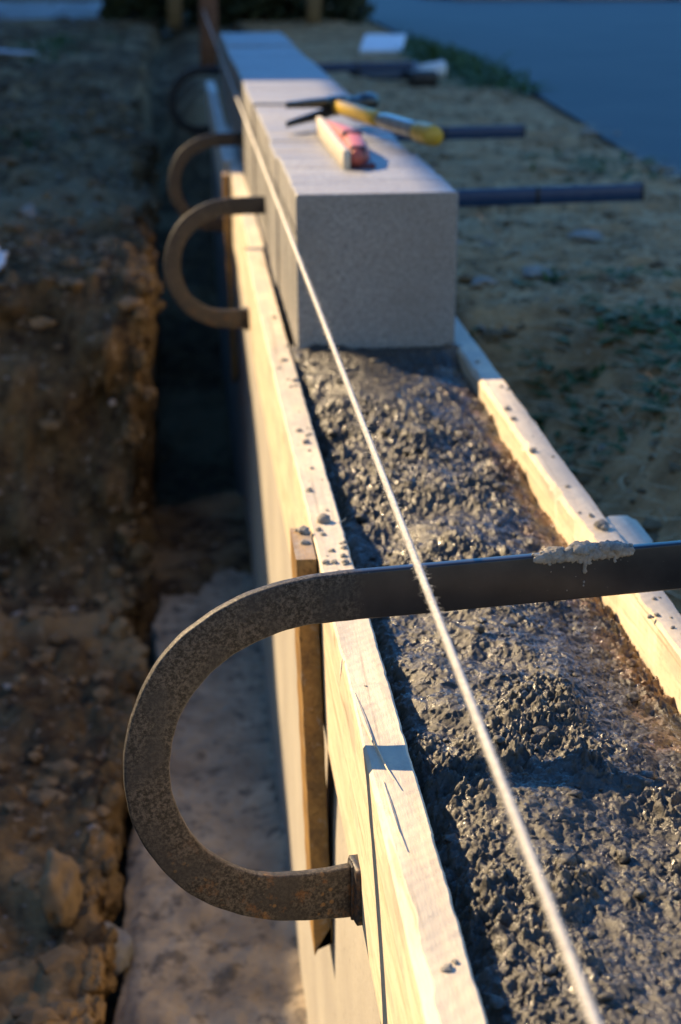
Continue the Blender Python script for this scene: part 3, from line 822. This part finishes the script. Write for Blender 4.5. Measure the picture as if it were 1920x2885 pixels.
# ------------------------------------------------------------------ things on the ground to the right
def panel():
    V, F = box(-.10, .10, -.11, .11, 0, .024, .004)
    a = R(17); V = [(x + .12 * y, y * math.cos(a) - z * math.sin(a), z * math.cos(a) + (y + .11) * math.sin(a)) for x, y, z in V]
    o = mesh('panel_offcut', V, F, GLOSSW, smooth=False, origin=(0, 0, 0)); o.location = (.99, 8.62, -.055); o.rotation_euler.z = R(-6)
    tag(o, 'pale blue-white panel offcut tilted up beyond the far bar, right of the blocks', 'panel')
    V, F = lump((1.01, 8.80, -.03), (.07, .03, .05), 9, 3, .4)
    tag(mesh('stone', V, F, STONE), 'dull stone propping up the back of the pale panel offcut', 'stone')
panel()
def drill():
    root = empty('cordless_drill', (.83, 6.85, -.058), R(12))
    MB().add(*tube([(-.15, 0, .045), (-.11, 0, .045), (-.10, 0, .045), (-.03, 0, .048), (.05, 0, .050), (.09, 0, .050), (.10, 0, .05)], [.010, .016, .026, .033, .036, .034, .02], 16)).obj('motor_housing', BLUEGREY, parent=root)
    MB().add(*tube([(-.18, 0, .045), (-.15, 0, .045), (-.14, 0, .045)], [.005, .016, .018], 12)).obj('chuck', BLACKP, parent=root)
    secs = []
    for t in np.linspace(0, 1, 6):
        secs.append([(.04 + .03 * t + a, -.02 - .11 * t, .04 - .012 * t + b) for a, b in rrect(.040, .034, .012, 3)])
    MB().add(*loft(secs)).obj('grip', BLACKP, parent=root)
    MB().add(*box(.01, .115, -.19, -.125, .002, .062, .008)).obj('battery', BLACKP, parent=root)
    tag(root, 'black and blue-grey cordless drill lying on the dry grass right of the blocks', 'drill')
drill()
def cup():
    root = empty('white_cup', (1.0, 7.05, -.058), R(15))
    MB().add(*tube([(-.055, 0, .032), (-.053, 0, .032), (.045, 0, .037), (.055, 0, .038), (.057, 0, .038)], [.022, .027, .035, .037, .034], 20)).obj('body', WHITE, parent=root)
    MB().add(*tube([(-.02, -.03, .03), (-.02, -.05, .028), (.0, -.058, .028), (.02, -.05, .03), (.02, -.033, .032)], .004, 8)).obj('handle', WHITE, parent=root)
    tag(root, 'small white cup lying on its side beside the black drill', 'cup')
cup()
# ------------------------------------------------------------------ posts, left side things
def post(x, y, z0, w, h, mat, label, d=None):
    d = d or w
    secs = []
    for z, s in ((z0, .98), (z0 + .3, 1), (z0 + h * .6, 1.01), (z0 + h - .01, 1), (z0 + h, .85)):
        secs.append([(x + a * s + .004 * math.sin(z * 7), y + b * s, z) for a, b in rrect(w, d, .006, 3)])
    V, F = loft(secs)
    tag(mesh('wooden_post', V, F, mat), label, 'post', 'posts standing at the far end')
post(.150, 8.53, -.2, .085, 1.3, BROWNP, 'reddish brown post at the end of the trench with the string tied to it')
post(.885, 11.6, -.12, .09, 1.6, POST, 'pale timber post standing beyond the blocks in front of the hedge', .07)
post(-.01, 12.2, -.12, .10, 1.6, POST, 'pale timber post farthest away, left of the reddish one', .07)
def shovel():
    root = empty('shovel', (-.84, 8.55, -.10), R(12))
    nu, nv = 16, 18; V = []
    for i in range(nu):
        u = i / (nu - 1) * 2 - 1
        for j in range(nv):
            v = j / (nv - 1)
            w = .13 * (1 - .75 * max(0, v - .55) ** 1.5 * 2.2)
            V.append((u * w, -.30 + .0 + v * -.0 + (1 - v) * .30 - .0, .012 + .05 * u * u + .05 * (1 - v) ** 2))
    V = [(-(p[1] + .15) * 1.2, p[0], p[2]) for p in V]
    F = grid_faces(nu, nv)
    o = mesh('blade', V, F, SHINY, parent=root); md = o.modifiers.new('t', 'SOLIDIFY'); md.thickness = .003
    MB().add(*tube([(-.16, 0, .07), (-.30, 0, .10), (-.75, .02, .14), (-1.25, .04, .13)], [.019, .018, .017, .018], 12)).obj('shaft', POST, parent=root)
    tag(root, 'shovel lying on the soil at the upper left, its pale blade towards the trench', 'shovel')
shovel()
def gz(x, y): return float(ground(np.array([float(x)]), np.array([float(y)]))[0])
def rag():
    # crumpled pale plastic sheet scrap
    nx = 60; u, v = np.meshgrid(np.linspace(-1, 1, nx), np.linspace(-1, 1, nx), indexing='ij')
    x = -.392 + .045 * u + .006 * fbm(u * 3, v * 3, s=1); y = 3.42 + .09 * v + .02 * fbm(u * 2, v * 3, s=2)
    z = -.130 + .030 * np.abs(fbm(u * 2.4, v * 2.4, s=3, o=4)) + .012
    o = mesh('plastic_scrap', np.stack([x, y, z], -1), grid_faces(nx, nx), WHITE)
    md = o.modifiers.new('t', 'SOLIDIFY'); md.thickness = .0006
    tag(o, 'crumpled bluish white plastic scrap on the left bank at the frame edge', 'plastic scrap')
rag()
def stone(x, y, z, s, seed, label, mat=STONE, rough=.62, group=None):
    V, F = lump((x, y, z + s[2] * .45), s, seed, 4, rough, 1.25)
    tag(mesh('stone', V, F, mat), label, 'stone', group)
stone(-.352, 4.08, -.15, (.020, .045, .038), 3, 'round whitish stone on the left bank above the plastic scrap')
stone(-.168, 1.86, -.625, (.026, .038, .046), 5, 'tan stone half buried in the soil left of the footing', mat_simple('ochre_stone', (.24, .17, .095), (.17, .12, .07), 30, .9, 0, .5, .004))
stone(-.122, 1.86, -.705, (.034, .045, .026), 6, 'blue-grey broken concrete chunk at the left edge of the footing', mat_simple('grey_rubble', (.20, .20, .20), (.13, .13, .14), 30, .9, 0, .5, .004))
for k, (px_, py_, s, lab) in enumerate(((.505, 3.23, .022, 'small pale stone just right of the nearest block top corner'), (.575, 3.24, .011, 'tiny bluish pebble beside the pale stone right of the blocks'),
        (.775, 3.27, .030, 'flat pale stone below the long blue bar'), (.600, 2.89, .028, 'flat bluish stone in the middle of the dry grass'), (.490, 2.80, .022, 'rounded pale stone by the right side of the nearest block'),
        (1.17, 5.0, .022, 'pale stone at the edge of the street'))):
    stone(px_, py_, gz(px_, py_) + .004, (s, s * 1.1, s * .32), 30 + k, lab)

# loose clods and gravel over the dug soil (uncountable)
def scatter(name, n, region, rmin, rmax, mat, seed, pw=3., sub=1):
    r = np.random.RandomState(seed); Vs = []; Fs = []; b = 0
    xs = r.uniform(region[0], region[1], n); ysx = region[2] + (region[3] - region[2]) * r.rand(n) ** 1.4
    zs = ground(xs, ysx); keep = np.ones(n, bool)
    V0, F0 = ICO[sub]; F0 = np.array(F0)
    for x, y, z in zip(xs, ysx, zs):
        if (-.13 < x < .375 and y < 2.9) or -.075 < x < .375: continue
        s = (rmin + (rmax - rmin) * r.rand() ** pw) 
        W = V0 * (1 + .35 * r.randn(len(V0)) * .6)[:, None] * (s * np.array([r.uniform(.7, 1.4), r.uniform(.7, 1.4), r.uniform(.4, .8)]))
        a = r.uniform(0, 6.28); c, d = math.cos(a), math.sin(a)
        W = np.stack([W[:, 0] * c - W[:, 1] * d + x, W[:, 0] * d + W[:, 1] * c + y, W[:, 2] + z + s * .25], -1)
        Vs.append(W); Fs.append(F0 + b); b += len(W)
    o = mesh(name, np.concatenate(Vs), np.concatenate(Fs), mat, origin=(0, 0, 0), smooth=False)
    return tag(o, kind='stuff')
CLOD = mat_simple('soil_clod', (.22, .15, .08), (.13, .09, .05), 30, .95, 0, .4, .004)
GRAV = mat_simple('pale_gravel', (.34, .30, .26), (.22, .19, .17), 20, .9, 0, .3, .002)
scatter('soil_clods', 5500, (-.75, -.07, .85, 6.5), .0015, .022, CLOD, 1, 4.)
def face_clods():
    r = np.random.RandomState(21); V0, F0 = ICO[2]; F0 = np.array(F0); Vs = []; Fs = []; b = 0
    NN = [fbm(V0[:, 0] * 1.7 + q, V0[:, 1] * 1.7, V0[:, 2] * 1.7, s=q, o=2) for q in range(40)]
    ya = .9 + 5.2 * r.rand(2200) ** 1.2; ea = bank_edge(ya); ta = ground(ea - .03, ya)
    for y, ex, top, k in zip(ya, ea, ta, range(2200)):
        z = top - (top + .78) * r.rand() ** 1.7 ; s_ = .006 + (.012 if y < 1.95 else .024) * r.rand() ** 2.5
        x = ex - .012 - .03 * min(1, max(0, (top - z) / .25)) + r.uniform(-.012, .012)
        n = NN[k % 40]
        W = V0 * (1 + .6 * n)[:, None] * (s_ * np.array([.8, r.uniform(.8, 1.5), r.uniform(.6, 1.2)])) + np.array([float(x), y, z])
        Vs.append(W); Fs.append(F0 + b); b += len(W)
    tag(mesh('soil_clods', np.concatenate(Vs), np.concatenate(Fs), SOIL, origin=(0, 0, 0), smooth=False), kind='stuff')
face_clods()
scatter('gravel', 700, (-.75, -.09, .85, 7), .003, .012, GRAV, 2)
scatter('soil_clods', 2600, (.40, 1.2, 1.2, 6.5), .002, .016, CLOD, 3)
scatter('gravel', 350, (.42, 1.3, 1.3, 6.5), .002, .010, GRAV, 4)

# dry cut grass and green weeds: blades as thin folded strips
def blades(name, n, region, L0, L1, w, mat, seed, flat=.8, mask=None, label=None):
    r = np.random.RandomState(seed); V = []; F = []; b = 0
    xs = r.uniform(region[0], region[1], n); yy = region[2] + (region[3] - region[2]) * r.rand(n) ** 1.25
    zz = ground(xs, yy)
    m = mask(xs, yy) if mask else np.ones(n)
    for x, y, z, p in zip(xs, yy, zz, m):
        if r.rand() > p: continue
        L = r.uniform(L0, L1); a = r.uniform(0, 6.28); el = abs(r.normal(0, 1 - flat)) ; c, s = math.cos(a), math.sin(a)
        ww = w * r.uniform(.6, 1.4); cv = r.uniform(-.4, .4)
        for i in range(4):
            t = i / 3; d = L * t; hx = x + c * d * math.cos(el) - s * cv * d * t; hy = y + s * d * math.cos(el) + c * cv * d * t
            hz_ = z + .004 + d * math.sin(el) * (1 - .45 * t) ; q = ww * (1 - .85 * t)
            V += [(hx - s * q, hy + c * q, hz_), (hx, hy, hz_ + q * .5), (hx + s * q, hy - c * q, hz_)]
        for i in range(3):
            k = b + i * 3; F += [(k, k + 1, k + 4, k + 3), (k + 1, k + 2, k + 5, k + 4)]
        b += 12
    return tag(mesh(name, V, F, mat, origin=(0, 0, 0)), label, kind='stuff')
def edge_fade(x, y): return np.where((x > 1.18) & (y > 3.95), .0, 1.) * np.clip((x - .42) / .1, .15, 1) * np.clip(.75 + .9 * fbm(x * 5, y * 4, s=88), 0, 1)
blades('dry_grass', 42000, (.40, 1.5, 1.1, 9.5), .02, .085, .0014, STRAW, 8, .78, edge_fade)
blades('dry_grass', 1500, (-.9, -.12, 3.4, 9), .02, .06, .0012, STRAW, 9, .8)
def weed_mask(x, y):
    a = 1.8 * np.exp(-((x - .72) / .16) ** 2 - ((y - 2.43) / .13) ** 2) + .9 * np.exp(-((x - .60) / .06) ** 2 - ((y - 2.22) / .05) ** 2)
    a += .8 * np.exp(-((x - .53) / .02) ** 2 - ((y - 2.52) / .04) ** 2) + .5 * np.exp(-((x - 1.05) / .1) ** 2 - ((y - 4.3) / .2) ** 2) + .35 * np.exp(-((x - .75) / .2) ** 2 - ((y - 2.85) / .07) ** 2)
    return np.clip(a * (.6 + 1.2 * fbm(x * 16, y * 12, s=90)), 0, 1)
blades('weeds', 22000, (.42, 1.4, 1.6, 4.8), .022, .050, .0085, GREEN, 12, .45, weed_mask)
def weed2(x, y): return np.clip(np.exp(-((x - 1.22) / .09) ** 2) * np.clip(1.0 - np.abs(y - 8.0) / 1.7, 0, 1) * (1 + fbm(x * 5, y * 2, s=91)), 0, 1)
blades('weeds', 16000, (1.0, 1.5, 5.4, 9.7), .05, .14, .010, GREEN, 13, .2, weed2)
def weed3(x, y): return np.clip(np.exp(-((x + .66) / .12) ** 2 - ((y - 9.3) / .9) ** 2) + .7 * np.exp(-((x + .45) / .1) ** 2 - ((y - 5.6) / .25) ** 2) + np.exp(-((x + .38) / .05) ** 2 - ((y - 10.) / .3) ** 2), 0, 1) * .8
blades('weeds', 6000, (-1.1, -.2, 5., 11.), .03, .09, .008, GREEN, 14, .3, weed3)

# dark hedge closing the far end
def hedge():
    root = empty('hedge', (.5, 12.55, -.1))
    r = np.random.RandomState(3); V = []; F = []; b = 0
    for k in range(15000):
        x = r.uniform(-1.0, .80); y = r.uniform(-.55, .6); z = r.uniform(0, 1.5)
        d = 1 + .5 * vnoise(np.array([x * 2.]), np.array([z * 2.]), s=2)[0]
        if abs(y) > .5 * d or r.rand() < .15: continue
        s = r.uniform(.03, .07); n = Vector(r.randn(3)).normalized(); a = n.orthogonal().normalized(); c = n.cross(a)
        p = Vector((x, y, z)); V += [tuple(p + a * s), tuple(p + c * s * .6), tuple(p - a * s), tuple(p - c * s * .6)]
        F.append((b, b + 1, b + 2, b + 3)); b += 4
    mesh('foliage', V, F, DKGREEN, parent=root, smooth=False)
    mb = MB()
    for k in range(9):
        x = -.9 + k * .2; mb.add(*tube([(x, 0, -.1), (x + .03, .05, .5), (x - .05, .1, 1.1), (x + .02, .0, 1.4)], [.03, .024, .016, .006], 7))
    mb.obj('stems', BROWNP, parent=root)
    tag(root, 'dark unlit hedge closing off the far end of the site', 'hedge')
hedge()

# ------------------------------------------------------------------ unseen wall added to shade the site, its opening cut to shape the sunlight
SX = -3.6
def slot_pt(u, v): return (SX, u - .90 * SX, v - .92 * SX)   # u = y + .90 x and v = z + .92 x are constant along a sun ray
lo = [(-.6, -.60), (1.2, -.59), (1.9, -.60), (2.05, -.56), (2.25, -.485), (2.48, -.38), (2.98, -.222), (3.5, -.16), (3.94, -.11)]
hi = [(3.985, .32), (4.16, .490), (3.2, .478), (2.47, .490), (2.40, .490), (2.243, .348), (2.1, .337), (1.8, .335), (1.4, .344), (.6, .345), (-.6, .33)]
hole = [slot_pt(*p) for p in lo + hi]
outer = [(SX, 1.0, -.1), (SX, 24, -.1), (SX, 24, 8.6), (SX, 1.0, 8.6)]
import bmesh
def build_shade_wall():
    bm = bmesh.new()
    ov = [bm.verts.new(p) for p in outer]; hv = [bm.verts.new(p) for p in hole]
    es = [bm.edges.new((vs[i], vs[(i + 1) % len(vs)])) for vs in (ov, hv) for i in range(len(vs))]
    bmesh.ops.triangle_fill(bm, edges=es, use_beauty=True)
    # drop any face inside the hole
    me = bpy.data.meshes.new('added_shade_wall')
    cy = sum(p[1] for p in hole) / len(hole); cz = sum(p[2] for p in hole) / len(hole)
    for f in [f for f in bm.faces if all(v in hv for v in f.verts)]:
        c = f.calc_center_median()
        # point-in-polygon test against the hole
        inside = False; n = len(hole); j = n - 1
        for i in range(n):
            if (hole[i][2] > c.z) != (hole[j][2] > c.z) and c.y < (hole[j][1] - hole[i][1]) * (c.z - hole[i][2]) / (hole[j][2] - hole[i][2]) + hole[i][1]: inside = not inside
            j = i
        if inside: bm.faces.remove(f)
    V = [tuple(v.co) for v in bm.verts]; bm.verts.index_update(); F = [tuple(v.index for v in f.verts) for f in bm.faces]; bm.free()
    o = mesh('added_shade_wall', V, F, SHADEWALL, smooth=False)
    md = o.modifiers.new('t', 'SOLIDIFY'); md.thickness = .02; md.offset = 0
    tag(o, 'tall unseen wall added left of the trench to shade the site, its opening shaped to pass a band of sun', 'wall')
build_shade_wall()

# ------------------------------------------------------------------ light
SUN = Vector((-1, .90, .92)).normalized()      # towards the sun
el = math.asin(SUN.z); az = math.atan2(SUN.x, SUN.y)   # az measured from +Y towards +X
w = bpy.data.worlds.new('World'); S.world = w; w.use_nodes = True
sky = w.node_tree.nodes.new('ShaderNodeTexSky'); sky.sky_type = 'NISHITA'; sky.sun_disc = False
sky.sun_elevation = el; sky.sun_rotation = az; sky.air_density = 1.3; sky.dust_density = .3; sky.ozone_density = 2.5
bg = w.node_tree.nodes['Background']; bg.inputs['Strength'].default_value = .095
tn = w.node_tree.nodes.new('ShaderNodeMix'); tn.data_type = 'RGBA'; tn.blend_type = 'MULTIPLY'; tn.inputs[0].default_value = 1
# clear sky: azure low down ahead, dull warm haze low down behind the camera, plain blue overhead
N = w.node_tree.nodes; K = w.node_tree.links.new
tcw = N.new('ShaderNodeTexCoord'); spx = N.new('ShaderNodeSeparateXYZ'); K(tcw.outputs['Generated'], spx.inputs[0])
def wramp(sock, stops):
    q = N.new('ShaderNodeValToRGB'); K(sock, q.inputs[0])
    for e, (p, c) in zip(q.color_ramp.elements, stops): e.position = p; e.color = (*c, 1)
    return q.outputs[0]
ry = wramp(spx.outputs[1], ((.05, (.66, .62, .54)), (.75, (.30, .92, 1.70))))
rz = wramp(spx.outputs[2], ((.25, (0, 0, 0)), (.70, (1, 1, 1))))
mz = N.new('ShaderNodeMix'); mz.data_type = 'RGBA'; K(rz, mz.inputs[0]); K(ry, mz.inputs[6]); mz.inputs[7].default_value = (.42, .80, 1.18, 1)
K(mz.outputs[2], tn.inputs[7])
w.node_tree.links.new(sky.outputs[0], tn.inputs[6]); w.node_tree.links.new(tn.outputs[2], bg.inputs['Color'])
L = bpy.data.lights.new('sun', 'SUN'); L.energy = 5.0; L.angle = R(.36); L.color = (1, .745, .43)
lo_ = bpy.data.objects.new('sun', L); C.objects.link(lo_)
lo_.rotation_euler = SUN.to_track_quat('Z', 'Y').to_euler()

# ------------------------------------------------------------------ camera
cam = bpy.data.cameras.new('camera'); co = bpy.data.objects.new('camera', cam); C.objects.link(co)
co.location = (0, 0, HC); co.rotation_euler = (R(90 - 18.36617), 0, R(-5.20584))
cam.sensor_fit = 'HORIZONTAL'; cam.sensor_width = 24; cam.lens = 4000 / 1568 * 24
cam.clip_start = .02; cam.clip_end = 400
cam.dof.use_dof = True; cam.dof.focus_distance = 1.12; cam.dof.aperture_fstop = 8.5; cam.dof.aperture_blades = 9
S.camera = co
S.view_settings.view_transform = 'Standard'; S.view_settings.look = 'None'; S.view_settings.exposure = 1.22; S.view_settings.gamma = 1
S.cycles.max_bounces = 6; S.cycles.sample_clamp_indirect = 6
